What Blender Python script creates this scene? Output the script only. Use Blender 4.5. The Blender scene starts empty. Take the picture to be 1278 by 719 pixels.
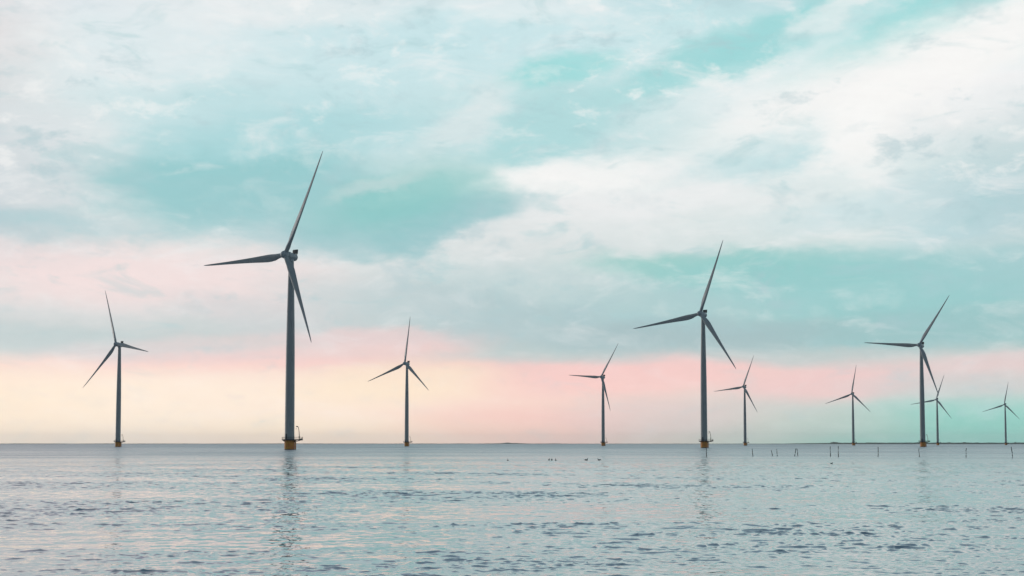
import bpy, bmesh, math, random
import numpy as np
from mathutils import Vector, Matrix, Euler
random.seed(4)
rng = np.random.default_rng(11)
R = math.radians
scene = bpy.context.scene
COL = scene.collection

# ------------------------------------------------------------------ camera
PW, PH = 1278.0, 719.0
F = 1668.0                      # focal length in photo pixels
CAM_H = 2.8
HOR = 554.0                     # photo row of the horizon
PITCH = R(3.3)
Y0 = HOR - F * math.tan(PITCH)
cam_d = bpy.data.cameras.new("camera")
cam = bpy.data.objects.new("camera", cam_d)
COL.objects.link(cam)
cam_d.sensor_width = 36.0
cam_d.lens = 36.0 * F / PW
cam_d.shift_y = (Y0 - PH / 2) / PW
cam_d.clip_start = 0.1
cam_d.clip_end = 90000
cam.location = (0, 0, CAM_H)
cam.rotation_euler = (R(90) + PITCH, 0, 0)
scene.camera = cam


def pix_dir(px, py):
    u = (px - PW / 2) / F
    v = (Y0 - py) / F
    d = Vector((u, 1.0, v))
    y = d.y * math.cos(PITCH) - d.z * math.sin(PITCH)
    z = d.y * math.sin(PITCH) + d.z * math.cos(PITCH)
    return Vector((d.x, y, z)).normalized()


def on_water(px, py):
    d = pix_dir(px, py)
    t = -CAM_H / d.z
    return d.x * t, d.y * t


# ------------------------------------------------------------------ tagging
def tag(o, label=None, cat=None, group=None, kind=None):
    if label: o["label"] = label
    if cat: o["category"] = cat
    if group: o["group"] = group
    if kind: o["kind"] = kind
    return o


def link(name, bm, mat, parent=None, smooth=True):
    me = bpy.data.meshes.new(name)
    bm.normal_update()
    bm.to_mesh(me)
    bm.free()
    if smooth:
        me.shade_smooth()
        try:
            me.set_sharp_from_angle(angle=R(38))
        except Exception:
            pass
    me.materials.append(mat)
    o = bpy.data.objects.new(name, me)
    COL.objects.link(o)
    if parent: o.parent = parent
    return o


def empty(name, loc):
    o = bpy.data.objects.new(name, None)
    o.empty_display_size = 2
    o.location = loc
    COL.objects.link(o)
    return o


# ------------------------------------------------------------------ mesh helpers
def lathe(bm, prof, seg=40, cx=0, cy=0, cap=True):
    rings = []
    for r, z in prof:
        rings.append([bm.verts.new((cx + r * math.cos(2 * math.pi * i / seg), cy + r * math.sin(2 * math.pi * i / seg), z)) for i in range(seg)])
    for a, b in zip(rings, rings[1:]):
        for i in range(seg):
            j = (i + 1) % seg
            bm.faces.new((a[i], a[j], b[j], b[i]))
    if cap:
        bm.faces.new(rings[0][::-1])
        bm.faces.new(rings[-1])
    return rings


def tube(bm, pts, r, seg=8, r2=None):
    pts = [Vector(p) for p in pts]
    n = len(pts)
    rings = []
    for i, p in enumerate(pts):
        t = (pts[min(i + 1, n - 1)] - pts[max(i - 1, 0)]).normalized()
        a = t.cross(Vector((0, 0, 1)))
        if a.length < 1e-3: a = t.cross(Vector((1, 0, 0)))
        a.normalize()
        b = t.cross(a)
        rr = r if r2 is None else r + (r2 - r) * i / (n - 1)
        rings.append([bm.verts.new(p + a * rr * math.cos(2 * math.pi * k / seg) + b * rr * math.sin(2 * math.pi * k / seg)) for k in range(seg)])
    for A, B in zip(rings, rings[1:]):
        for i in range(seg):
            j = (i + 1) % seg
            bm.faces.new((A[i], A[j], B[j], B[i]))
    bm.faces.new(rings[0][::-1])
    bm.faces.new(rings[-1])
    bmesh.ops.recalc_face_normals(bm, faces=bm.faces)


def box(bm, c, s, bev=0.0):
    g = bmesh.ops.create_cube(bm, size=1.0)
    vs = g["verts"]
    for v in vs:
        v.co = Vector((v.co.x * s[0] + c[0], v.co.y * s[1] + c[1], v.co.z * s[2] + c[2]))
    if bev:
        es = list({e for v in vs for e in v.link_edges})
        bmesh.ops.bevel(bm, geom=es, offset=bev, segments=2, affect='EDGES', profile=0.6)


# ------------------------------------------------------------------ materials
def s2l(c):
    out = []
    for v in c:
        v = v / 255.0
        out.append(v / 12.92 if v <= 0.04045 else ((v + 0.055) / 1.055) ** 2.4)
    return tuple(out) + (1.0,)


class NT:
    def __init__(self, nt):
        self.nt = nt
    def n(self, t, **kw):
        nd = self.nt.nodes.new(t)
        for k, v in kw.items():
            setattr(nd, k, v)
        return nd
    def l(self, a, b):
        self.nt.links.new(a, b)
    def put(self, sock, v):
        if isinstance(v, bpy.types.NodeSocket): self.l(v, sock)
        elif v is not None: sock.default_value = v
    def m(self, op, a, b=None, c=None, clamp=False):
        nd = self.n('ShaderNodeMath', operation=op, use_clamp=clamp)
        self.put(nd.inputs[0], a)
        if b is not None: self.put(nd.inputs[1], b)
        if c is not None: self.put(nd.inputs[2], c)
        return nd.outputs[0]
    def vm(self, op, a, b=None, s=None):
        nd = self.n('ShaderNodeVectorMath', operation=op)
        self.put(nd.inputs[0], a)
        if b is not None: self.put(nd.inputs[1], b)
        if s is not None: self.put(nd.inputs['Scale'], s)
        return nd.outputs['Value'] if op in ('LENGTH', 'DOT_PRODUCT') else nd.outputs[0]
    def xyz(self, x, y, z=0.0):
        nd = self.n('ShaderNodeCombineXYZ')
        for s, v in zip(nd.inputs, (x, y, z)): self.put(s, v)
        return nd.outputs[0]
    def sep(self, v):
        nd = self.n('ShaderNodeSeparateXYZ'); self.l(v, nd.inputs[0]); return nd.outputs
    def rng(self, v, a, b, c=0.0, d=1.0, smooth=True):
        nd = self.n('ShaderNodeMapRange')
        nd.interpolation_type = 'SMOOTHSTEP' if smooth else 'LINEAR'
        self.put(nd.inputs['Value'], v)
        for k, x in zip(('From Min', 'From Max', 'To Min', 'To Max'), (a, b, c, d)): self.put(nd.inputs[k], x)
        return nd.outputs['Result']
    def noise(self, v, scale, detail=3, rough=0.5, dist=0.0):
        nd = self.n('ShaderNodeTexNoise')
        self.l(v, nd.inputs['Vector'])
        nd.inputs['Scale'].default_value = scale
        nd.inputs['Detail'].default_value = detail
        nd.inputs['Roughness'].default_value = rough
        nd.inputs['Distortion'].default_value = dist
        return nd.outputs['Fac'], nd.outputs['Color']
    def mix(self, f, a, b, mode='MIX'):
        nd = self.n('ShaderNodeMix', data_type='RGBA', blend_type=mode)
        self.put(nd.inputs[0], f)
        self.put(nd.inputs[6], a)
        self.put(nd.inputs[7], b)
        return nd.outputs[2]
    def ramp(self, v, stops):
        nd = self.n('ShaderNodeValToRGB')
        cr = nd.color_ramp
        stops = sorted(stops)
        cr.elements[0].position, cr.elements[0].color = stops[0]
        cr.elements[1].position, cr.elements[1].color = stops[-1]
        for p, c in stops[1:-1]:
            e = cr.elements.new(p); e.color = c
        self.l(v, nd.inputs[0])
        return nd.outputs[0]


def material(name):
    m = bpy.data.materials.new(name)
    m.use_nodes = True
    t = NT(m.node_tree)
    return m, t, m.node_tree.nodes['Principled BSDF']


def painted(name, col, rough, dirt=0.25, scale=0.6, dirtcol=(0.09, 0.08, 0.06), streak=6.0, metal=0.0):
    m, t, p = material(name)
    co = t.n('ShaderNodeTexCoord').outputs['Object']
    mp = t.n('ShaderNodeMapping'); t.l(co, mp.inputs[0]); mp.inputs['Scale'].default_value = (streak, streak, 1)
    f1, _ = t.noise(mp.outputs[0], scale * 0.5, 5, 0.6)
    f2, _ = t.noise(co, scale * 0.4, 4, 0.6)
    f = t.m('MULTIPLY', t.rng(f1, 0.42, 0.75), t.rng(f2, 0.3, 0.7))
    c = t.mix(t.m('MULTIPLY', f, dirt), col + (1,), dirtcol + (1,))
    t.l(c, p.inputs['Base Color'])
    t.l(t.rng(f, 0, 1, rough, min(1, rough + 0.25)), p.inputs['Roughness'])
    p.inputs['Metallic'].default_value = metal
    return m


M_tower = painted('tower_paint', (0.38, 0.385, 0.375), 0.42, 0.35, 0.5)
M_blade = painted('blade_gelcoat', (0.38, 0.39, 0.385), 0.33, 0.3, 0.4, streak=1.0)
M_nac = painted('nacelle_paint', (0.42, 0.44, 0.45), 0.38, 0.35, 0.8)
M_dark = painted('dark_steel', (0.055, 0.055, 0.055), 0.55, 0.3, 1.0)
M_galv = painted('galvanised_steel', (0.17, 0.17, 0.165), 0.5, 0.4, 1.5)
M_door = painted('door_paint', (0.10, 0.11, 0.12), 0.45, 0.3, 1.0)
M_crane = painted('crane_paint', (0.30, 0.27, 0.20), 0.5, 0.4, 1.0)

# yellow foundation: weathered paint, dark weed band at the waterline
M_yel, t, p = material('foundation_paint')
co = t.n('ShaderNodeTexCoord').outputs['Object']
sx = t.sep(co)
mp = t.n('ShaderNodeMapping'); t.l(co, mp.inputs[0]); mp.inputs['Scale'].default_value = (3, 3, 0.5)
f1, _ = t.noise(mp.outputs[0], 0.9, 6, 0.65)
f2, _ = t.noise(co, 0.7, 4, 0.6)
c = t.mix(t.rng(f2, 0.3, 0.7), s2l((240, 168, 66)), s2l((226, 128, 62)))
c = t.mix(t.m('MULTIPLY', t.rng(f1, 0.48, 0.72), 0.55), c, s2l((130, 72, 40)))
edge = t.m('ADD', sx[2], t.m('MULTIPLY', t.m('SUBTRACT', f1, 0.5), 1.2))
c = t.mix(t.rng(edge, 0.1, 0.5, 1, 0), c, (0.012, 0.014, 0.010, 1))
t.l(c, p.inputs['Base Color'])
p.inputs['Roughness'].default_value = 0.5

M_wood, t, p = material('wet_wood')
co = t.n('ShaderNodeTexCoord').outputs['Object']
f1, _ = t.noise(co, 6, 5, 0.6)
t.l(t.mix(f1, (0.030, 0.028, 0.024, 1), (0.085, 0.075, 0.060, 1)), p.inputs['Base Color'])
p.inputs['Roughness'].default_value = 0.75
M_feather, t, p = material('dark_feathers')
co = t.n('ShaderNodeTexCoord').outputs['Object']
f1, _ = t.noise(co, 14, 4, 0.6)
t.l(t.mix(f1, (0.012, 0.012, 0.014, 1), (0.05, 0.042, 0.035, 1)), p.inputs['Base Color'])
p.inputs['Roughness'].default_value = 0.6
M_bill, t, p = material('bill')
p.inputs['Base Color'].default_value = (0.25, 0.22, 0.16, 1)
M_float, t, p = material('float_plastic')
co = t.n('ShaderNodeTexCoord').outputs['Object']
f1, _ = t.noise(co, 9, 4, 0.6)
t.l(t.mix(f1, (0.02, 0.022, 0.025, 1), (0.055, 0.05, 0.045, 1)), p.inputs['Base Color'])
p.inputs['Roughness'].default_value = 0.45

# ------------------------------------------------------------------ the turbine parts
HUB_H = 94.35
OVER = 4.2                       # hub centre ahead of the tower axis
TILT = R(6.16)
LB = 54.0


def blade_bm():
    bm = bmesh.new()
    st = [(0.9, 2.1, 1.0, 20), (2.6, 2.15, 0.98, 20), (4.2, 2.5, 0.78, 19), (6.5, 3.2, 0.52, 16), (9.0, 3.65, 0.40, 13),
          (11.5, 3.72, 0.32, 10.5), (15, 3.4, 0.27, 8), (20, 2.85, 0.235, 5.5), (26, 2.3, 0.21, 3.5), (32, 1.85, 0.195, 2), (38, 1.47, 0.185, 1),
          (44, 1.15, 0.18, 0.3), (48.5, 0.9, 0.18, 0), (51.5, 0.66, 0.18, -0.3), (53.2, 0.42, 0.18, -0.5), (53.85, 0.2, 0.18, -0.5), (54, 0.06, 0.2, -0.5)]
    N = 20
    rings = []
    for r, ch, th, tw in st:
        circ = max(0.0, min(1.0, (6.5 - r) / 4.5))
        pts = []
        for i in range(N):
            a = 2 * math.pi * i / N
            # airfoil-like outline: x along chord from leading (-) to trailing (+)
            xa = 0.5 * (1 - math.cos(a))
            s = 1 if a < math.pi else -1
            yt = 5 * th * (0.2969 * math.sqrt(xa) - 0.126 * xa - 0.3516 * xa ** 2 + 0.2843 * xa ** 3 - 0.1015 * xa ** 4)
            ax_, ay_ = xa - 0.32, s * yt + 0.03 * math.sin(math.pi * xa)
            cx_, cy_ = 0.5 * -math.cos(a), 0.5 * math.sin(a)
            u = (circ * cx_ + (1 - circ) * ax_) * ch
            w = (circ * cy_ * (1 if th > .9 else 1) + (1 - circ) * ay_) * ch
            pts.append((u, w))
        tr = R(tw * 0.9 + 3)
        pre = 2.05 * (r / LB) ** 2 * 1.0
        cone = math.sin(R(3.05)) * r
        sweep = 0.0
        ring = []
        for u, w in pts:
            u = -u
            x = u * math.cos(tr) + w * math.sin(tr)
            y = -u * math.sin(tr) + w * math.cos(tr)
            ring.append(bm.verts.new((x + sweep, y - pre - cone, r)))
        rings.append(ring)
    for a, b in zip(rings, rings[1:]):
        for i in range(N):
            j = (i + 1) % N
            bm.faces.new((a[i], a[j], b[j], b[i]))
    bm.faces.new(rings[0][::-1]); bm.faces.new(rings[-1])
    bmesh.ops.recalc_face_normals(bm, faces=bm.faces)
    return bm


def lathe_y(bm, prof, seg=32, cz=0.0):
    """profile (radius, y) turned about the y axis"""
    rings = []
    for r, y in prof:
        rings.append([bm.verts.new((r * math.cos(2 * math.pi * i / seg), y, cz + r * math.sin(2 * math.pi * i / seg))) for i in range(seg)])
    for a, b in zip(rings, rings[1:]):
        for i in range(seg):
            j = (i + 1) % seg
            bm.faces.new((a[i], b[i], b[j], a[j]))
    bm.faces.new(rings[0]); bm.faces.new(rings[-1][::-1])
    bmesh.ops.recalc_face_normals(bm, faces=bm.faces)


def make_turbine():
    root = empty('wind_turbine', (0, 0, 0))
    # foundation (transition piece)
    bm = bmesh.new()
    lathe(bm, [(2.5, -6), (2.5, 4.05), (2.62, 4.1), (2.62, 4.3), (2.55, 4.34), (2.55, 4.62)], 48)
    fo = link('foundation', bm, M_yel, root)
    bm = bmesh.new()
    for dx in (-0.3, 0.3):      # boat landing: two fenders and a ladder, facing the open side
        tube(bm, [(2.9 , dx * 3.2, -3), (2.9, dx * 3.2, 3.9)], 0.16, 8)
        tube(bm, [(2.95, dx, -3), (2.95, dx, 4.6)], 0.05, 6)
        for z in (-0.5, 1.4, 3.6):
            tube(bm, [(2.4, dx * 2.2, z), (2.9, dx * 3.2, z)], 0.08, 6)
    for k in range(24):
        tube(bm, [(2.95, -0.3, -2.4 + k * 0.3), (2.95, 0.3, -2.4 + k * 0.3)], 0.022, 5)
    link('ladder', bm, M_yel, fo)
    # platform: ring deck with an extension to one side
    bm = bmesh.new()
    prof = []
    seg = 48
    pts = []
    for i in range(seg):
        a = 2 * math.pi * i / seg
        x, y = 3.75 * math.cos(a), 3.75 * math.sin(a)
        if abs(y) < 1.9 and x > 0: x = 6.25
        pts.append((x, y))
    inner = [(2.40 * math.cos(2 * math.pi * i / seg), 2.40 * math.sin(2 * math.pi * i / seg)) for i in range(seg)]
    vo = [[bm.verts.new((x, y, z)) for x, y in pts] for z in (4.50, 5.02)]
    vi = [[bm.verts.new((x, y, z)) for x, y in inner] for z in (4.50, 5.02)]
    for i in range(seg):
        j = (i + 1) % seg
        bm.faces.new((vo[0][i], vo[0][j], vo[1][j], vo[1][i]))
        bm.faces.new((vi[0][j], vi[0][i], vi[1][i], vi[1][j]))
        bm.faces.new((vo[1][i], vo[1][j], vi[1][j], vi[1][i]))
        bm.faces.new((vo[0][j], vo[0][i], vi[0][i], vi[0][j]))
    for k in range(12):         # brackets below the deck
        a = 2 * math.pi * (k + 0.5) / 12
        L = 3.5
        tube(bm, [(2.6 * math.cos(a), 2.6 * math.sin(a), 3.95), (L * math.cos(a), L * math.sin(a), 4.62)], 0.09, 5)
    for dy in (-1.2, 1.2):
        tube(bm, [(2.2, dy, 3.7), (5.6, dy, 4.6)], 0.12, 6)
    pl = link('platform', bm, M_dark, root, smooth=False)
    bm = bmesh.new()
    for z, r in ((5.45, 0.03), (5.75, 0.03), (6.1, 0.045)):
        ring = [Vector((x * 0.985, y * 0.985, z)) for x, y in pts]
        ring.append(ring[0])
        for a, b in zip(ring, ring[1:]):
            tube(bm, [a, b], r, 5)
    for i in range(0, seg, 2):
        x, y = pts[i]
        tube(bm, [(x * 0.985, y * 0.985, 4.96), (x * 0.985, y * 0.985, 6.12)], 0.04, 5)
    box(bm, (5.7, 0, 5.16), (0.9, 2.2, 0.30), 0.03)
    link('railing', bm, M_dark, pl)
    # davit crane
    bm = bmesh.new()
    tube(bm, [(4.75, 0, 4.98), (4.7, 0, 7.4), (4.5, 0, 9.6), (4.25, 0, 10.8)], 0.20, 10, 0.13)
    tube(bm, [(4.25, 0, 10.75), (3.9, 0.0, 11.25), (3.5, 0.0, 11.45), (3.15, 0, 11.2)], 0.17, 8, 0.12)
    box(bm, (4.72, 0, 6.1), (0.55, 0.5, 0.9), 0.05)
    box(bm, (3.75, 0, 11.15), (0.75, 0.34, 0.42), 0.05)
    tube(bm, [(3.2, 0, 11.2), (3.2, 0, 10.2)], 0.03, 5)
    cr = link('crane', bm, M_crane, root)
    bm = bmesh.new()
    lathe(bm, [(0.05, 9.85), (0.15, 9.95), (0.15, 10.15), (0.06, 10.25)], 8, 3.2, 0)
    link('hook', bm, M_dark, cr)
    # tower with flange rings
    bm = bmesh.new()
    def tr_(z):
        k = (z - 4.7) / (91.9 - 4.7)
        return float(np.interp(k, (0, 0.25, 0.5, 0.66, 0.8, 0.92, 1.0), (2.34, 2.24, 2.12, 1.92, 1.68, 1.45, 1.32)))
    prof = []
    zs = [4.70 + (91.9 - 4.70) * k / 30 for k in range(31)]
    for z in zs: prof.append((tr_(z), z))
    for zf in (31.0, 60.5):
        prof += [(tr_(zf) + 0.001, zf), (tr_(zf) + 0.035, zf + 0.02), (tr_(zf) + 0.035, zf + 0.28), (tr_(zf) + 0.001, zf + 0.30)]
    prof.sort(key=lambda q: q[1])
    lathe(bm, prof, 56)
    tw = link('tower', bm, M_tower, root)
    # door on the tower just over the deck, towards the camera side
    bm = bmesh.new()
    a0 = R(235)
    for (w0, h0, o0) in ((0.62, 2.5, 0.05),):
        ca, sa = math.cos(a0), math.sin(a0)
        c = Vector((2.33 * ca, 2.33 * sa, 6.4))
        box(bm, (0, 0, 0), (1.15, 0.22, 2.5), 0.08)
        mt = Matrix.Translation(c) @ Matrix.Rotation(a0 + R(90), 4, 'Z')
        bmesh.ops.transform(bm, matrix=mt, verts=bm.verts)
    link('door', bm, M_door, tw)
    # nacelle, local frame: origin at tower top axis, -Y upwind; placed with the yaw
    bm = bmesh.new()
    lathe_y(bm, [(1.75, -3.0), (2.02, -2.85), (2.06, -2.6), (2.06, -1.35), (2.0, -1.2), (1.86, -1.15), (1.86, -0.4), (1.84, 1.6), (1.76, 2.5), (1.55, 2.95), (1.2, 3.15)], 40)
    tube(bm, [(0, 0, -2.6), (0, 0, -1.2)], 1.42, 32)
    tube(bm, [(0.9, 2.0, 1.6), (0.9, 2.0, 3.2)], 0.05, 6)
    tube(bm, [(-1.05, 0.4, 1.45), (-1.05, 0.4, 2.35)], 0.05, 6)
    na = link('nacelle', bm, M_nac, root)
    bm = bmesh.new()
    box(bm, (0, 2.35, 2.95), (3.3, 0.62, 2.05), 0.10)
    for x in (-1.3, 1.3):
        box(bm, (x, 2.35, 1.75), (0.2, 0.5, 0.8), 0.03)
    link('cooler', bm, M_dark, na)
    # hub / spinner, local frame: origin at hub centre
    bm = bmesh.new()
    lathe_y(bm, [(1.80, 1.25), (1.93, 1.1), (1.95, 0.2), (1.9, -0.6), (1.72, -1.25), (1.35, -1.8), (0.85, -2.15), (0.35, -2.3), (0.05, -2.33)], 36)
    for k in range(3):
        a = 2 * math.pi * k / 3
        d = Vector((math.sin(a), 0, math.cos(a)))
        tube(bm, [d * 0.6, d * 2.0], 1.18, 24)
    hub = link('hub', bm, M_nac, root)
    for k in range(3):
        link('blade', blade_bm(), M_blade, root) if k == 0 else None
    b0 = [c for c in root.children if c.name.startswith('blade')][0]
    for k in range(2):
        b = b0.copy(); COL.objects.link(b); b.parent = root
    return root


def copy_tree(o, parent=None):
    c = o.copy(); COL.objects.link(c); c.parent = parent
    for ch in list(o.children): copy_tree(ch, c)
    return c


def pose(root, X, D, yaw, ph):
    root.location = (X, D, 0)
    RZ = Matrix.Rotation(-R(yaw), 4, 'Z')
    hubm = Matrix.Translation((0, 0, HUB_H)) @ RZ @ Matrix.Rotation(-TILT, 4, 'X') @ Matrix.Translation((0, -OVER, 0))
    k = 0
    for c in root.children:
        n = c.name.split('.')[0]
        if n == 'nacelle': c.matrix_local = Matrix.Translation((0, 0, HUB_H)) @ RZ @ Matrix.Rotation(-TILT, 4, 'X')
        elif n == 'hub': c.matrix_local = hubm @ Matrix.Rotation(R(ph), 4, 'Y')
        elif n == 'blade':
            c.matrix_local = hubm @ Matrix.Rotation(R(ph - 120 * k), 4, 'Y'); k += 1


TURB = [  # base column in the photo, distance, yaw, blade phase, label
    (361.3, 650.3, 37.1, 27.9, 'largest and nearest wind turbine, its yellow base mirrored in the ripples'),
    (878.8, 945.1, 39.7, 20.7, 'second largest wind turbine, orange base right behind a thin wooden stake'),
    (1151.8, 1246.1, 42.9, 34.7, 'big grey wind turbine whose blades overlap the small turbine close behind it'),
    (147.2, 1235.1, 35.2, -19.1, 'leftmost wind turbine, rotor turned with one blade up and one low to the left'),
    (507.5, 1530.7, 35.6, 7.9, 'slim wind turbine next to the right of the largest one, against the cream glow'),
    (752.8, 1839.5, 41.7, 34.0, 'wind turbine against the pink sky, just left of the second largest turbine'),
    (930.0, 2155.3, 43.7, 22.7, 'small wind turbine just right of the second largest turbine'),
    (1065.1, 2466.3, 40.9, 10.5, 'small wind turbine on its own, with two wooden stakes in front to its left'),
    (1170.4, 2781.0, 39.2, 19.3, 'small wind turbine partly hidden behind the tower of a much bigger one'),
    (1255.4, 3134.1, 45.2, 11.6, 'smallest and rightmost wind turbine, against the green sky'),
]
proto = make_turbine()
for i, (px, D, yaw, ph, lab) in enumerate(TURB):
    o = proto if i == 0 else copy_tree(proto)
    X = (px - PW / 2) / F * D * math.cos(PITCH)
    pose(o, X, D, yaw, ph)
    tag(o, lab, 'wind turbine', 'wind turbines standing in the water')

# ------------------------------------------------------------------ stakes, birds, floats
STAKES = [  # top x, bottom x, bottom y, top y, label
    (881.6, 881.8, 570.4, 559.5, 'thin dark stake standing in front of the orange based turbine'),
    (938.7, 939.7, 569.6, 560.3, 'thin stake leaning left, alone between the orange based turbine and a pair of stakes'),
    (962.7, 964.2, 569.2, 562.0, 'short faint stake, left one of a close pair, leaning left'),
    (969.2, 970.3, 569.4, 560.8, 'thin stake leaning left, right one of a close pair beside a shorter one'),
    (993.6, 991.6, 569.4, 560.0, 'stake leaning right, left half of the two stakes set like a narrow tent'),
    (994.6, 996.0, 569.4, 560.0, 'stake leaning left, right half of the two stakes set like a narrow tent'),
    (1036.2, 1036.6, 569.6, 557.6, 'upright stake, left one of two standing left of the lone small turbine'),
    (1046.5, 1046.4, 570.2, 557.4, 'tall upright stake, right one of two, nearest the lone small turbine'),
    (1096.2, 1095.8, 569.9, 558.3, 'thick upright stake alone between the lone small turbine and the big right turbine'),
    (1147.0, 1147.4, 570.1, 560.2, 'stake standing in front of the big right turbine, left of its base'),
    (1206.0, 1205.6, 571.2, 560.2, 'stake alone between the two rightmost small turbines'),
    (1262.8, 1264.0, 571.6, 558.6, 'rightmost stake, leaning left, near the smallest turbine'),
]


def stake_bm(h, seed):
    rs = random.Random(seed)
    bm = bmesh.new()
    pts = [(0.03 * rs.uniform(-1, 1) * k / 3, 0.03 * rs.uniform(-1, 1), -1.2 + (h + 1.2) * k / 6) for k in range(7)]
    tube(bm, pts, 0.10, 9, 0.065)
    lathe(bm, [(0.082, h * 0.93), (0.086, h * 0.935), (0.086, h * 0.955), (0.082, h * 0.96)], 9, pts[-1][0], pts[-1][1])
    return bm


for i, (tx, bx, by, ty, lab) in enumerate(STAKES):
    x, y = on_water(bx, by)
    m = (x * x + y * y) ** 0.5 / F
    h = (by - ty) * m
    o = link('wooden_stake', stake_bm(h, i), M_wood)
    o.location = (x, y, 0)
    o.rotation_euler = (R(random.uniform(-2, 2)), math.atan2((tx - bx) * m, h), 0)
    tag(o, lab, 'stake', 'wooden fishing stakes in the shallow water')


def duck():
    root = empty('duck', (0, 0, 0))
    bm = bmesh.new()
    me = []
    st = [(-0.24, 0.015, 0.12), (-0.19, 0.05, 0.10), (-0.10, 0.095, 0.055), (0.0, 0.115, 0.05), (0.10, 0.10, 0.055), (0.155, 0.06, 0.075), (0.165, 0.048, 0.12),
          (0.168, 0.042, 0.17), (0.175, 0.045, 0.205), (0.20, 0.042, 0.222), (0.225, 0.02, 0.222)]
    rings = []
    for k, (x, r, z) in enumerate(st):
        tx = st[min(k + 1, len(st) - 1)][0] - st[max(k - 1, 0)][0]
        tz = st[min(k + 1, len(st) - 1)][2] - st[max(k - 1, 0)][2]
        L = math.hypot(tx, tz); nx, nz = -tz / L, tx / L
        rings.append([bm.verts.new((x + nx * r * 0.85 * math.sin(a), r * math.cos(a), z + nz * r * 0.85 * math.sin(a))) for a in [2 * math.pi * j / 14 for j in range(14)]])
    for A, B in zip(rings, rings[1:]):
        for i in range(14):
            j = (i + 1) % 14
            bm.faces.new((A[i], A[j], B[j], B[i]))
    bm.faces.new(rings[0][::-1]); bm.faces.new(rings[-1])
    bmesh.ops.recalc_face_normals(bm, faces=bm.faces)
    b = link('body', bm, M_feather, root)
    bm = bmesh.new()
    tube(bm, [(0.22, 0, 0.215), (0.245, 0, 0.21), (0.275, 0, 0.205)], 0.017, 8, 0.009)
    link('bill', bm, M_bill, root)
    return root


dk = duck()
for i, (px, py, rz, sc, lab) in enumerate([
        (731.6, 574.6, 15, 1.35, 'dark duck floating left of another duck, below the pink sky turbine'),
        (747.9, 574.6, 170, 1.3, 'dark duck floating right of the other duck, straight below the pink sky turbine'),
        (1037.8, 579.0, 20, 0.85, 'small dark duck floating alone in front of two upright stakes')]):
    o = dk if i == 0 else copy_tree(dk)
    x, y = on_water(px, py)
    o.location = (x, y, 0.0); o.rotation_euler = (0, 0, R(rz)); o.scale = (sc, sc, sc)
    tag(o, lab, 'duck', 'dark ducks floating on the water')


def float_buoy():
    root = empty('marker_float', (0, 0, 0))
    bm = bmesh.new()
    lathe(bm, [(0.04, -0.12), (0.13, -0.06), (0.16, 0.03), (0.14, 0.13), (0.07, 0.19), (0.03, 0.21)], 16)
    link('buoy_body', bm, M_float, root)
    bm = bmesh.new()
    tube(bm, [(0, 0, 0.18), (0, 0, 0.42)], 0.035, 8)
    link('stick', bm, M_float, root)
    return root


fb = float_buoy()
for i, (px, py, sc, lab) in enumerate([
        (633.9, 575.0, 0.8, 'tiny dark float alone, left of the row of three floats'),
        (685.2, 574.6, 1.0, 'left float of three small dark floats in a row'),
        (688.6, 574.6, 1.0, 'middle float of three small dark floats in a row'),
        (693.6, 574.9, 0.95, 'right float of three small dark floats in a row')]):
    o = fb if i == 0 else copy_tree(fb)
    x, y = on_water(px, py)
    o.location = (x, y, 0); o.scale = (sc, sc, sc)
    o.rotation_euler = (R(random.uniform(-8, 8)), R(random.uniform(-8, 8)), 0)
    tag(o, lab, 'float', 'small dark marker floats')

# ------------------------------------------------------------------ far shore
M_land, t, p = material('far_land')
co = t.n('ShaderNodeTexCoord').outputs['Object']
f1, _ = t.noise(co, 0.004, 5, 0.65)
t.l(t.mix(f1, (0.035, 0.06, 0.045, 1), (0.07, 0.10, 0.07, 1)), p.inputs['Base Color'])
p.inputs['Roughness'].default_value = 0.9
M_wood_far, t, p = material('far_wood_leaves')
co = t.n('ShaderNodeTexCoord').outputs['Object']
f1, _ = t.noise(co, 0.01, 5, 0.65)
t.l(t.mix(f1, (0.03, 0.05, 0.035, 1), (0.06, 0.09, 0.055, 1)), p.inputs['Base Color'])
p.inputs['Roughness'].default_value = 0.95


def ridge(name, mat, px0, px1, dist, hfun, depth, n, fade=True):
    """low bank of land or wood: real cross-section (front slope, flat top, back)"""
    bm = bmesh.new()
    rows = []
    for i in range(n + 1):
        px = px0 + (px1 - px0) * i / n
        d = dist(px)
        u = (px - PW / 2) / F
        h = hfun(px)
        rows.append([bm.verts.new((u * (d + o), d + o, z)) for o, z in ((0, -1), (depth * 0.05, h * 0.75), (depth * 0.2, h), (depth * 0.8, h), (depth, -1))])
    for a, b in zip(rows, rows[1:]):
        for k in range(4):
            bm.faces.new((a[k], b[k], b[k + 1], a[k + 1]))
    bm.faces.new(rows[0]); bm.faces.new(rows[-1][::-1])
    bmesh.ops.recalc_face_normals(bm, faces=bm.faces)
    return link(name, bm, mat, smooth=False)


def vn(x, s):
    x = x / s; i = math.floor(x); f = x - i; f = f * f * (3 - 2 * f)
    h = lambda k: (math.sin(k * 127.1 + s * 3.7) * 43758.5453) % 1.0
    return h(i) * (1 - f) + h(i + 1) * f


def sm(a, b, x):
    t = max(0, min(1, (x - a) / (b - a))); return t * t * (3 - 2 * t)


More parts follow.
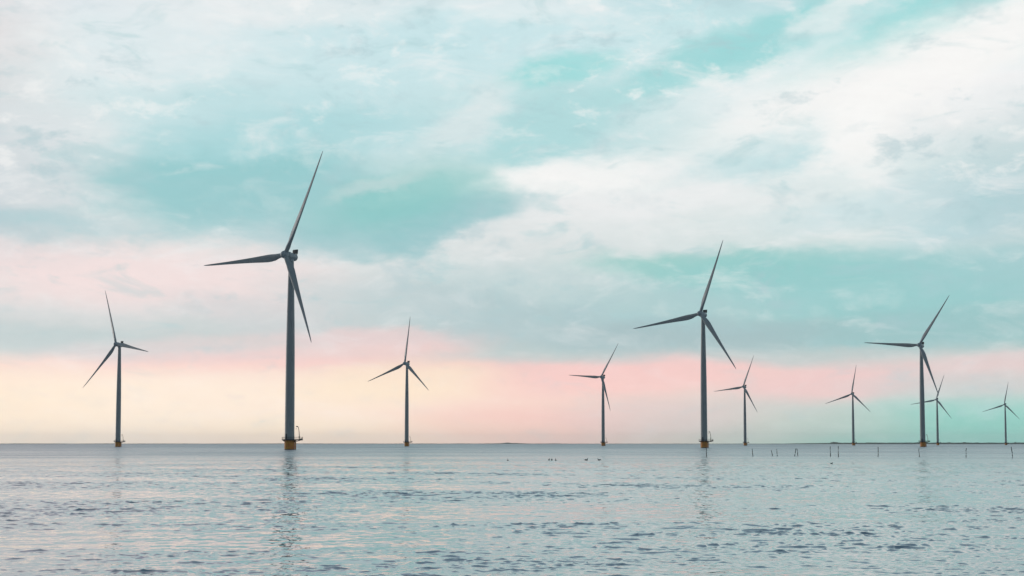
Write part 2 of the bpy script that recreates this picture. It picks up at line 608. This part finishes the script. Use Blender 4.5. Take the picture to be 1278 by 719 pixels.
ro = ridge('far_shore', M_land, 668, 1500, lambda p: 15500 - 3500 * sm(700, 1250, p),
           lambda p: (5.0 + 9.0 * sm(960, 1060, p)) * (0.9 + 0.2 * vn(p, 9)), 900, 500)
tag(ro, kind='structure')
wo = ridge('far_wood', M_wood_far, 1036, 1500, lambda p: 15400 - 3500 * sm(700, 1250, p) - 60,
           lambda p: 9.0 + (9 + 3 * sm(1060, 1200, p)) * vn(p, 7) * (0.4 + 0.6 * vn(p, 2.1)) + 6 * math.exp(-((p - 1040) / 7) ** 2) + 5 * math.exp(-((p - 1084) / 5) ** 2), 700, 700)
tag(wo, 'low dark line of trees along the far shore on the right', 'wood', kind='stuff')
ro = ridge('far_shore', M_land, -300, 700, lambda p: 20500 + 0 * p,
           lambda p: 6.0 + 9 * sm(590, 625, p) * sm(660, 640, p) * (0.4 + 0.6 * vn(p, 4)) + 3.5 * vn(p, 23) + 9 * math.exp(-((p - 634) / 4) ** 2), 900, 600)
tag(ro, kind='structure')

# ------------------------------------------------------------------ water: one sheet from under the camera to past the far shore
rad = [0.0]
r = 1.0
while r < 14: rad.append(r); r += 0.5
while r < 18: rad.append(r); r += 0.12
while r < 23500:
    rad.append(r); r += min(600.0, 0.05 if r < 36 else (0.095 if r < 130 else 0.095 * (r / 130) ** 2.4) if r < 900 else r * r / 12000)
rad = np.array(rad + [23500.0])
FA = R(25.5)
fine = np.linspace(-FA, FA, 1150)
FB = R(56)
med1 = np.linspace(FA, FB, 180)[1:]
coarse = np.linspace(FB, 2 * math.pi - FB, 260)[1:-1]
med2 = np.linspace(2 * math.pi - FB, 2 * math.pi - FA, 180)[:-1]
ang = np.concatenate([fine, med1, coarse, med2])
dang = np.concatenate([np.full(len(q), q[1] - q[0]) for q in (fine, med1, coarse, med2)])
dr = np.gradient(rad)
NR, NA = len(rad), len(ang)
Rr, Aa = np.meshgrid(rad, ang, indexing='ij')
DR, DA = np.meshgrid(dr, dang, indexing='ij')
SA, CA = np.sin(Aa), np.cos(Aa)
Xw = (Rr * SA).astype(np.float64); Yw = (Rr * CA)
Z = np.zeros_like(Xw)
near = rad < 700
nn = int(near.sum())
x, y, s_, c_, d_r, d_t = [a[:nn].astype(np.float32) for a in (Xw, Yw, SA, CA, DR, Rr * DA)]
# gust patches
def lowf(scale, n, seed):
    g = np.random.default_rng(seed); out = np.zeros_like(x)
    for _ in range(n):
        a = g.uniform(0, 2 * math.pi); k = 2 * math.pi / (scale * g.uniform(0.6, 1.8))
        out += np.sin(k * (math.cos(a) * x * 0.45 + math.sin(a) * y) + g.uniform(0, 6.28))
    return out / math.sqrt(n / 2)
gust = np.clip(0.98 + 0.34 * lowf(16, 10, 3), 0.58, 1.9).astype(np.float32)
gust2 = np.clip(0.95 + 0.3 * lowf(3, 10, 5), 0.4, 1.8).astype(np.float32)
NC = 140
z = np.zeros_like(x); hx = np.zeros_like(x); hy = np.zeros_like(x)
f4 = np.float32
for i in range(NC):
    lam = 0.17 * (4.0 / 0.17) ** ((i + rng.uniform(0, 1)) / NC)
    spread = 0.85 if lam < 1.0 else 0.55
    th = R(-14) + rng.normal(0, spread)
    k = 2 * math.pi / lam
    kx, ky = f4(k * math.sin(th)), f4(k * math.cos(th))
    slope = 0.0188 * (1.0 if lam < 0.6 else (0.6 / lam) ** 0.85)
    # cut what the local grid cannot carry
    res = (np.abs(kx * s_ + ky * c_) * d_r + np.abs(kx * c_ - ky * s_) * d_t) / math.pi
    w = np.clip((0.85 - res) / 0.45, 0, 1)
    ph = kx * x + ky * y + f4(rng.uniform(0, 6.28))
    g = gust if lam < 2.5 else 1.0
    if lam < 0.7: g = g * gust2
    sn = np.sin(ph)
    A_ = f4(slope / k) * w * g
    z += A_ * (sn - f4(0.22) * (1 - 2 * sn * sn))
    A_ *= np.cos(ph) * f4(2.2)          # crests drawn together, troughs left flat
    hx += A_ * f4(math.sin(th)); hy += A_ * f4(math.cos(th))
Z[:nn] = z; Xw[:nn] += hx; Yw[:nn] += hy
verts = np.stack([Xw, Yw, Z], -1)[1:].reshape(-1, 3)
verts = np.concatenate([[[0, 0, 0]], verts]).astype(np.float32)
i0 = np.arange(1, NR - 1)[:, None]; j0 = np.arange(NA)[None, :]
def idx(i, j): return 1 + (i - 1) * NA + (j % NA)
quads = np.stack([idx(i0, j0), idx(i0 + 1, j0), idx(i0 + 1, j0 + 1), idx(i0, j0 + 1)], -1).reshape(-1, 4)[:, ::-1]
jj = np.arange(NA)
tris = np.stack([np.zeros(NA, int), idx(1, jj), idx(1, jj + 1)], -1)[:, ::-1]
me = bpy.data.meshes.new('water')
nq, nt_ = len(quads), len(tris)
me.vertices.add(len(verts)); me.vertices.foreach_set('co', verts.ravel())
me.loops.add(nq * 4 + nt_ * 3)
me.loops.foreach_set('vertex_index', np.concatenate([quads.ravel(), tris.ravel()]).astype(np.int32))
me.polygons.add(nq + nt_)
me.polygons.foreach_set('loop_start', np.concatenate([np.arange(nq) * 4, nq * 4 + np.arange(nt_) * 3]).astype(np.int32))
me.update(calc_edges=True)
me.shade_smooth()
water = bpy.data.objects.new('water', me)
COL.objects.link(water)
tag(water, kind='structure')
if me.polygons[0].normal.z < 0:
    me.flip_normals()

M_water, t, p = material('lake_water')
geo = t.n('ShaderNodeNewGeometry')
pos = geo.outputs['Position']
dist = t.vm('LENGTH', pos)
def slopes(scale_x, scale_y, rot, detail, amt):
    mp = t.n('ShaderNodeMapping'); t.l(pos, mp.inputs[0])
    mp.inputs['Rotation'].default_value = (0, 0, rot)
    mp.inputs['Scale'].default_value = (scale_x, scale_y, 1)
    _, c = t.noise(mp.outputs[0], 1.0, detail, 0.55)
    v = t.vm('SUBTRACT', c, (0.5, 0.5, 0.5))
    v = t.vm('MULTIPLY', v, (0.7, 1.0, 0.0))
    return t.vm('SCALE', v, s=amt)
patch = t.n('ShaderNodeMapping'); t.l(pos, patch.inputs[0]); patch.inputs['Scale'].default_value = (0.010, 0.03, 1); patch.inputs['Rotation'].default_value = (0, 0, 0.05)
pf, _ = t.noise(patch.outputs[0], 1.0, 4, 0.6)
gustn = t.rng(pf, 0.35, 0.68, 0.65, 1.35)
far1 = t.rng(dist, 110, 600, 0.0, 1.0)
far2 = t.rng(dist, 380, 1300, 0.0, 1.0)
v1 = slopes(3.2, 8.0, 0.2, 3, t.m('MULTIPLY', gustn, t.m('ADD', 0.15, t.m('MULTIPLY', far1, 0.30))))
v2 = slopes(2.0, 3.5, 0.15, 3, t.m('MULTIPLY', gustn, t.m('MULTIPLY', far1, 0.65)))
v3 = slopes(1.6, 0.22, 0.1, 4, t.m('MULTIPLY', gustn, t.m('MULTIPLY', t.rng(dist, 60, 220), 0.6)))
nrm = t.vm('NORMALIZE', t.vm('ADD', t.vm('ADD', t.vm('ADD', geo.outputs['Normal'], v1), v2), v3))
t.l(nrm, p.inputs['Normal'])
p.inputs['Base Color'].default_value = (0.06, 0.095, 0.125, 1)
rg = t.m('ADD', 0.05, t.m('MULTIPLY', t.rng(dist, 60, 400), 0.24))
bigp = t.n('ShaderNodeMapping'); t.l(pos, bigp.inputs[0]); bigp.inputs['Scale'].default_value = (0.0022, 0.0035, 1)
bf, _ = t.noise(bigp.outputs[0], 1.0, 4, 0.6)
rg = t.m('ADD', rg, t.m('MULTIPLY', far2, t.rng(bf, 0.35, 0.65, 0.03, 0.15)))
rgo = t.m('MULTIPLY', rg, t.rng(gustn, 0.65, 1.35, 0.8, 1.15))
t.l(rgo, p.inputs['Roughness'])   # ripples too small for the mesh
p.inputs['IOR'].default_value = 1.75
gl = t.n('ShaderNodeBsdfGlossy')
gl.inputs['Color'].default_value = (0.96, 0.96, 0.96, 1)
t.l(rgo, gl.inputs['Roughness']); t.l(nrm, gl.inputs['Normal'])
mx = t.n('ShaderNodeMixShader'); mx.inputs[0].default_value = 0.33
t.l(p.outputs[0], mx.inputs[1]); t.l(gl.outputs[0], mx.inputs[2])
t.l(mx.outputs[0], [n for n in M_water.node_tree.nodes if n.type == 'OUTPUT_MATERIAL'][0].inputs['Surface'])
me.materials.append(M_water)

# ------------------------------------------------------------------ sea haze
bm = bmesh.new()
box(bm, (0, 0, 79), (50000, 50000, 164))
M_haze = bpy.data.materials.new('haze')
M_haze.use_nodes = True
M_haze.node_tree.nodes.clear()
t = NT(M_haze.node_tree)
ho = t.n('ShaderNodeOutputMaterial')
hv = t.n('ShaderNodeVolumePrincipled')
hv.inputs['Color'].default_value = (0.96, 0.97, 0.98, 1)
hv.inputs['Density'].default_value = 2.3e-5
hv.inputs['Anisotropy'].default_value = 0.8
t.l(hv.outputs[0], ho.inputs['Volume'])
hz = link('haze', bm, M_haze, smooth=False)
tag(hz, kind='stuff')
hz['label'] = 'thin sea haze paling the farthest turbines and the shore'

# ------------------------------------------------------------------ sky
SUN_AZ, SUN_EL = R(-58), R(9)       # left of the view direction, low, behind the clouds
world = bpy.data.worlds.new("World")
scene.world = world
world.use_nodes = True
nt = world.node_tree
nt.nodes.clear()
t = NT(nt)
out = t.n('ShaderNodeOutputWorld')
bgn = t.n('ShaderNodeBackground')
t.l(bgn.outputs[0], out.inputs[0])
dirv = t.vm('NORMALIZE', t.n('ShaderNodeTexCoord').outputs['Generated'])
dx, dy, dz = t.sep(dirv)
az = t.m('ARCTAN2', dx, dy)
el = t.m('ARCSINE', dz)
KA = 1000.0                          # milliradians as working unit
AZ = t.m('MULTIPLY', az, KA)
EL = t.m('MULTIPLY', t.m('ABSOLUTE', el), KA)


def ae(px, py):
    d = pix_dir(px, py)
    return math.atan2(d.x, d.y) * KA, math.asin(d.z) * KA


# cloud-layer coordinates (a plane overhead seen in perspective), for the texture of the clouds
inv = t.m('DIVIDE', 1.0, t.m('ADD', t.m('ABSOLUTE', dz), 0.10))
cl = t.xyz(t.m('MULTIPLY', dx, inv), t.m('MULTIPLY', dy, inv), 0.0)
ang_v = t.xyz(t.m('MULTIPLY', AZ, 0.001), t.m('MULTIPLY', EL, 0.001), 0.0)
mpr = t.n('ShaderNodeMapping'); t.l(ang_v, mpr.inputs[0]); mpr.inputs['Scale'].default_value = (1, 2.4, 1); mpr.inputs['Rotation'].default_value = (0, 0, -0.12)
_, wc1 = t.noise(mpr.outputs[0], 9.0, 3, 0.55)
_, wc2 = t.noise(mpr.outputs[0], 34.0, 5, 0.6)
w1 = t.vm('MULTIPLY', t.vm('SUBTRACT', wc1, (0.5, 0.5, 0.5)), (62, 27, 0))
w2 = t.vm('MULTIPLY', t.vm('SUBTRACT', wc2, (0.5, 0.5, 0.5)), (36, 18, 0))
P0 = t.vm('ADD', t.xyz(AZ, EL, 0.0), t.vm('ADD', w1, w2))
# calmer near the horizon, where the cloud bands lie flat
calm = t.rng(EL, 20, 150, 0.25, 1.0)
P = t.vm('ADD', t.xyz(AZ, EL, 0.0), t.vm('SCALE', t.vm('ADD', w1, w2), s=calm))
px_, py_, _z = t.sep(P)


def col_ramp(stops, pxc):
    """stops in photo rows at photo column pxc, continued upwards out of the frame"""
    lim = 400.0
    ss = []
    for row, c in stops:
        e = ae(pxc, row)[1]
        ss.append((max(0, min(1, e / lim)), s2l(c)))
    return t.ramp(t.m('DIVIDE', py_, lim, clamp=True), ss)


left = col_ramp([(554, (246, 234, 220)), (520, (253, 238, 224)), (480, (253, 232, 220)), (455, (250, 222, 214)), (441, (220, 218, 217)), (415, (204, 213, 213)),
                 (385, (222, 223, 223)), (345, (243, 230, 228)), (308, (238, 232, 230)), (285, (205, 220, 222)), (240, (214, 228, 229)), (180, (234, 238, 238)),
                 (100, (224, 236, 238)), (0, (226, 234, 238)), (-90, (206, 198, 206))], 100)
mid = col_ramp([(554, (242, 210, 203)), (520, (248, 214, 205)), (485, (249, 219, 208)), (455, (240, 206, 202)), (440, (206, 208, 206)), (400, (186, 209, 209)),
                (350, (204, 220, 221)), (310, (222, 228, 228)), (255, (238, 239, 239)), (210, (222, 234, 235)), (180, (188, 223, 225)), (120, (206, 231, 233)),
                (50, (205, 232, 236)), (0, (207, 232, 236)), (-90, (166, 196, 210))], 620)
right = col_ramp([(554, (152, 208, 194)), (530, (158, 210, 197)), (505, (190, 211, 207)), (480, (208, 208, 206)), (460, (226, 209, 206)), (446, (212, 211, 209)),
                  (425, (160, 200, 200)), (380, (158, 207, 207)), (330, (172, 214, 215)), (298, (212, 228, 227)), (200, (224, 236, 236)), (150, (240, 242, 242)),
                  (100, (245, 246, 246)), (50, (224, 240, 240)), (0, (190, 227, 229)), (-90, (164, 192, 204))], 1180)
a0, a1, a2 = ae(100, 300)[0], ae(620, 300)[0], ae(1180, 300)[0]
c = t.mix(t.rng(px_, a0, a1), left, mid)
c = t.mix(t.rng(px_, a1, a2), c, right)
TEAL, LTEAL, WHT = (128, 205, 198), (165, 212, 214), (250, 249, 247)
BLOBS = [  # photo px centre, radii, tilt deg (up to the right), colour, strength
    (330, 160, 230, 60, 3, (184, 222, 226), .75), (280, 222, 175, 50, 4, (150, 205, 208), .95), (340, 165, 150, 26, 8, (172, 217, 221), .7), (395, 262, 190, 38, 0, (166, 206, 210), .75),
    (540, 282, 110, 18, 14, (150, 200, 204), .8), (30, 284, 100, 20, -4, (178, 214, 218), .7), (210, 60, 170, 35, 0, (226, 238, 240), .5),
    (470, 70, 180, 50, 5, (200, 230, 234), .6), (700, 92, 60, 24, 12, (150, 219, 218), .8), (690, 158, 110, 36, 22, (172, 218, 220), .75),
    (870, 75, 110, 26, 22, (156, 216, 217), .85), (985, 38, 130, 26, 22, (156, 217, 218), .8), (1150, 28, 150, 26, 20, (158, 220, 220), .9),
    (990, 178, 110, 22, 15, (188, 223, 227), .8), (1230, 265, 110, 30, 12, (196, 225, 230), .7), (1110, 250, 150, 26, 8, (206, 228, 232), .6),
    (880, 330, 160, 20, -2, (146, 206, 200), .8), (1080, 365, 260, 46, -3, (152, 207, 207), .55), (770, 385, 200, 44, -4, (178, 208, 210), .6),
    (1130, 415, 230, 26, 3, (160, 198, 200), .6), (1210, 532, 170, 34, 0, (154, 206, 196), .8), (1090, 540, 90, 20, 0, (165, 208, 197), .6),
    (1100, 95, 240, 42, 17, WHT, .75), (1235, 55, 120, 34, 24, WHT, .8), (1090, 150, 70, 50, 55, WHT, .7), (720, 218, 120, 24, 3, WHT, .8),
    (830, 250, 140, 20, 3, (240, 241, 241), .6), (55, 180, 90, 40, 10, (238, 240, 240), .6), (60, 242, 110, 16, 0, (240, 239, 239), .6),
    (640, 8, 110, 18, 0, (236, 242, 243), .6), (340, 12, 180, 22, 3, (233, 239, 240), .7), (1050, 12, 60, 16, 25, (236, 243, 243), .7),
    (470, 232, 55, 10, 15, (212, 226, 226), .55), (585, 150, 70, 26, 30, (224, 234, 235), .7),
    (200, 345, 280, 40, -3, (248, 226, 224), .7), (60, 425, 190, 20, -3, (197, 211, 212), .75), (370, 400, 150, 26, -8, (212, 214, 216), .6),
    (560, 395, 150, 40, -10, (196, 212, 213), .7), (610, 350, 170, 30, 0, (206, 220, 221), .5),
    (500, 425, 130, 14, 0, (240, 208, 206), .6), (370, 448, 220, 14, 4, (250, 212, 206), .65),
    (250, 505, 320, 40, 0, (255, 240, 222), .7), (450, 540, 220, 20, 0, (255, 238, 216), .6), (330, 432, 260, 18, 4, (236, 214, 213), .5), (900, 446, 220, 12, 0, (220, 208, 207), .45), (500, 478, 130, 26, 3, (253, 234, 210), .7), (640, 530, 130, 22, 0, (246, 208, 200), .5),
    (800, 470, 180, 24, 2, (249, 207, 203), .75), (1030, 480, 110, 22, 4, (244, 205, 203), .7), (1240, 455, 110, 14, 6, (230, 208, 207), .6),
    (960, 525, 150, 26, 0, (203, 204, 200), .6), (820, 520, 120, 26, 0, (224, 204, 203), .5), (1190, 478, 120, 16, 0, (206, 207, 206), .5),
    (690, 440, 110, 12, -4, (190, 205, 204), .55), (960, 440, 140, 16, -4, (186, 204, 203), .6),
    (640, 400, 190, 32, -8, (178, 203, 207), .7), (860, 418, 180, 22, 0, (168, 192, 196), .7), (470, 375, 130, 22, -8, (205, 217, 219), .5),
    (1000, 340, 160, 24, 0, (146, 205, 204), .5),
    # out of the frame: unseen slate and teal banks, added to tone the water's reflections
    (300, -130, 420, 80, 4, (150, 152, 180), .8), (-120, 40, 160, 90, 0, (232, 216, 214), .5), (900, -150, 460, 80, 8, (132, 164, 184), .85), (-250, 200, 300, 120, 0, (186, 200, 208), .6),
    (1500, 200, 300, 120, 10, (168, 200, 206), .6), (-250, 500, 300, 60, 0, (255, 236, 214), .7), (640, -420, 900, 170, 3, (104, 136, 158), .8),
]
for bx, by, rx, ry, rot, colr, st in BLOBS:
    A, E = ae(bx, by)
    mp = t.n('ShaderNodeMapping', vector_type='TEXTURE')
    t.l(P, mp.inputs[0])
    mp.inputs['Location'].default_value = (A, E, 0)
    mp.inputs['Rotation'].default_value = (0, 0, R(rot))
    mp.inputs['Scale'].default_value = (rx / F * KA, ry / F * KA, 1)
    d = t.vm('LENGTH', mp.outputs[0])
    c = t.mix(t.rng(d, 0.45, 1.45, st, 0.0), c, s2l(colr))
# cloud texture: soft streaks and small curdled detail
mp = t.n('ShaderNodeMapping'); t.l(ang_v, mp.inputs[0]); mp.inputs['Scale'].default_value = (1, 2.6, 1); mp.inputs['Rotation'].default_value = (0, 0, -0.16)
n1, _ = t.noise(mp.outputs[0], 16.0, 7, 0.62, 0.6)
n2, _ = t.noise(mp.outputs[0], 55.0, 5, 0.6, 0.4)
hi = t.rng(EL, 35, 130, 0.3, 1.0)
c = t.mix(t.m('MULTIPLY', t.rng(n1, 0.50, 0.72, 0, 0.42), hi), c, s2l((246, 245, 245)))
c = t.mix(t.m('MULTIPLY', t.rng(n1, 0.46, 0.30, 0, 0.45), hi), c, s2l((170, 208, 212)))
mp = t.n('ShaderNodeMapping'); t.l(ang_v, mp.inputs[0]); mp.inputs['Scale'].default_value = (1, 1.9, 1); mp.inputs['Rotation'].default_value = (0, 0, -0.3)
n4, _ = t.noise(mp.outputs[0], 22.0, 8, 0.64, 0.2)
n5, _ = t.noise(mp.outputs[0], 5.0, 2, 0.5)
puff = t.m('MULTIPLY', hi, t.rng(n5, 0.38, 0.62, 0.25, 1.0))
c = t.mix(t.m('MULTIPLY', t.m('MULTIPLY', t.rng(n4, 0.52, 0.66, 0, 0.55), puff), t.rng(EL, 130, 200, 0.3, 1.0)), c, s2l((250, 249, 247)))
c = t.mix(t.m('MULTIPLY', t.rng(n4, 0.47, 0.33, 0, 0.55), puff), c, s2l((176, 204, 210)))
for bx, by, rx, ry, rot, colr, st in [(480, 284, 150, 26, 8, (166, 201, 208), .75), (508, 250, 128, 42, 12, (134, 202, 199), .8), (300, 235, 150, 36, 4, (152, 204, 207), .6),
                                      (470, 234, 50, 9, 14, (205, 222, 222), .5), (668, 222, 60, 20, -8, (250, 249, 247), .8), (1080, 150, 60, 34, 50, (252, 251, 249), .7),
                                      (1190, 75, 120, 24, 16, (251, 250, 248), .6)]:
    A, E = ae(bx, by)
    mp = t.n('ShaderNodeMapping', vector_type='TEXTURE')
    t.l(P, mp.inputs[0])
    mp.inputs['Location'].default_value = (A, E, 0)
    mp.inputs['Rotation'].default_value = (0, 0, R(rot))
    mp.inputs['Scale'].default_value = (rx / F * KA, ry / F * KA, 1)
    c = t.mix(t.rng(t.vm('LENGTH', mp.outputs[0]), 0.3, 1.5, st, 0.0), c, s2l(colr))
hs = t.n('ShaderNodeHueSaturation')
t.l(t.rng(EL, 0, 100, 1.13, 0.98), hs.inputs['Saturation'])
t.l(t.rng(EL, 0, 100, 1.13, 1.0), hs.inputs['Value'])
t.l(c, hs.inputs['Color'])
c = hs.outputs[0]
g = t.m('ADD', 0.975, t.m('MULTIPLY', n2, 0.07))
c = t.vm('SCALE', c, s=g)
# unseen sky darkened overhead and behind the camera to keep turbines and ripples dark
up = t.rng(EL, 360, 900)
c = t.mix(up, c, s2l((98, 124, 144)))
back = t.rng(dy, 0.55, -0.35)
n3, _ = t.noise(cl, 0.8, 5, 0.55)
bc = t.mix(t.rng(n3, 0.3, 0.7), s2l((88, 110, 126)), s2l((122, 142, 156)))
c = t.mix(back, c, bc)
sky = t.n('ShaderNodeTexSky', sky_type='NISHITA')
sky.sun_disc = False
sky.sun_elevation = SUN_EL
sky.sun_rotation = SUN_AZ
sky.air_density = 1.0
sky.dust_density = 2.0
ns = t.vm('SCALE', sky.outputs[0], s=0.05)
c = t.mix(0.97, ns, c)          # the clouds leave little of the clear sky visible
t.l(c, bgn.inputs['Color'])
bgn.inputs['Strength'].default_value = 1.0

sl = bpy.data.lights.new('sun', 'SUN')
sl.energy = 0.5
sl.angle = R(20)
sl.color = (1.0, 0.92, 0.86)
so = bpy.data.objects.new('sun', sl)
COL.objects.link(so)
sd = Vector((math.sin(SUN_AZ) * math.cos(SUN_EL), math.cos(SUN_AZ) * math.cos(SUN_EL), math.sin(SUN_EL)))
so.rotation_euler = sd.to_track_quat('Z', 'Y').to_euler()
so.location = sd * 300

# ------------------------------------------------------------------ output
scene.view_settings.view_transform = 'Standard'
scene.view_settings.look = 'None'
scene.view_settings.exposure = 0
scene.view_settings.gamma = 1
scene.cycles.max_bounces = 4
scene.cycles.use_adaptive_sampling = True
scene.cycles.adaptive_threshold = 0.008
world.cycles.sampling_method = 'NONE'
scene.cycles.use_denoising = True
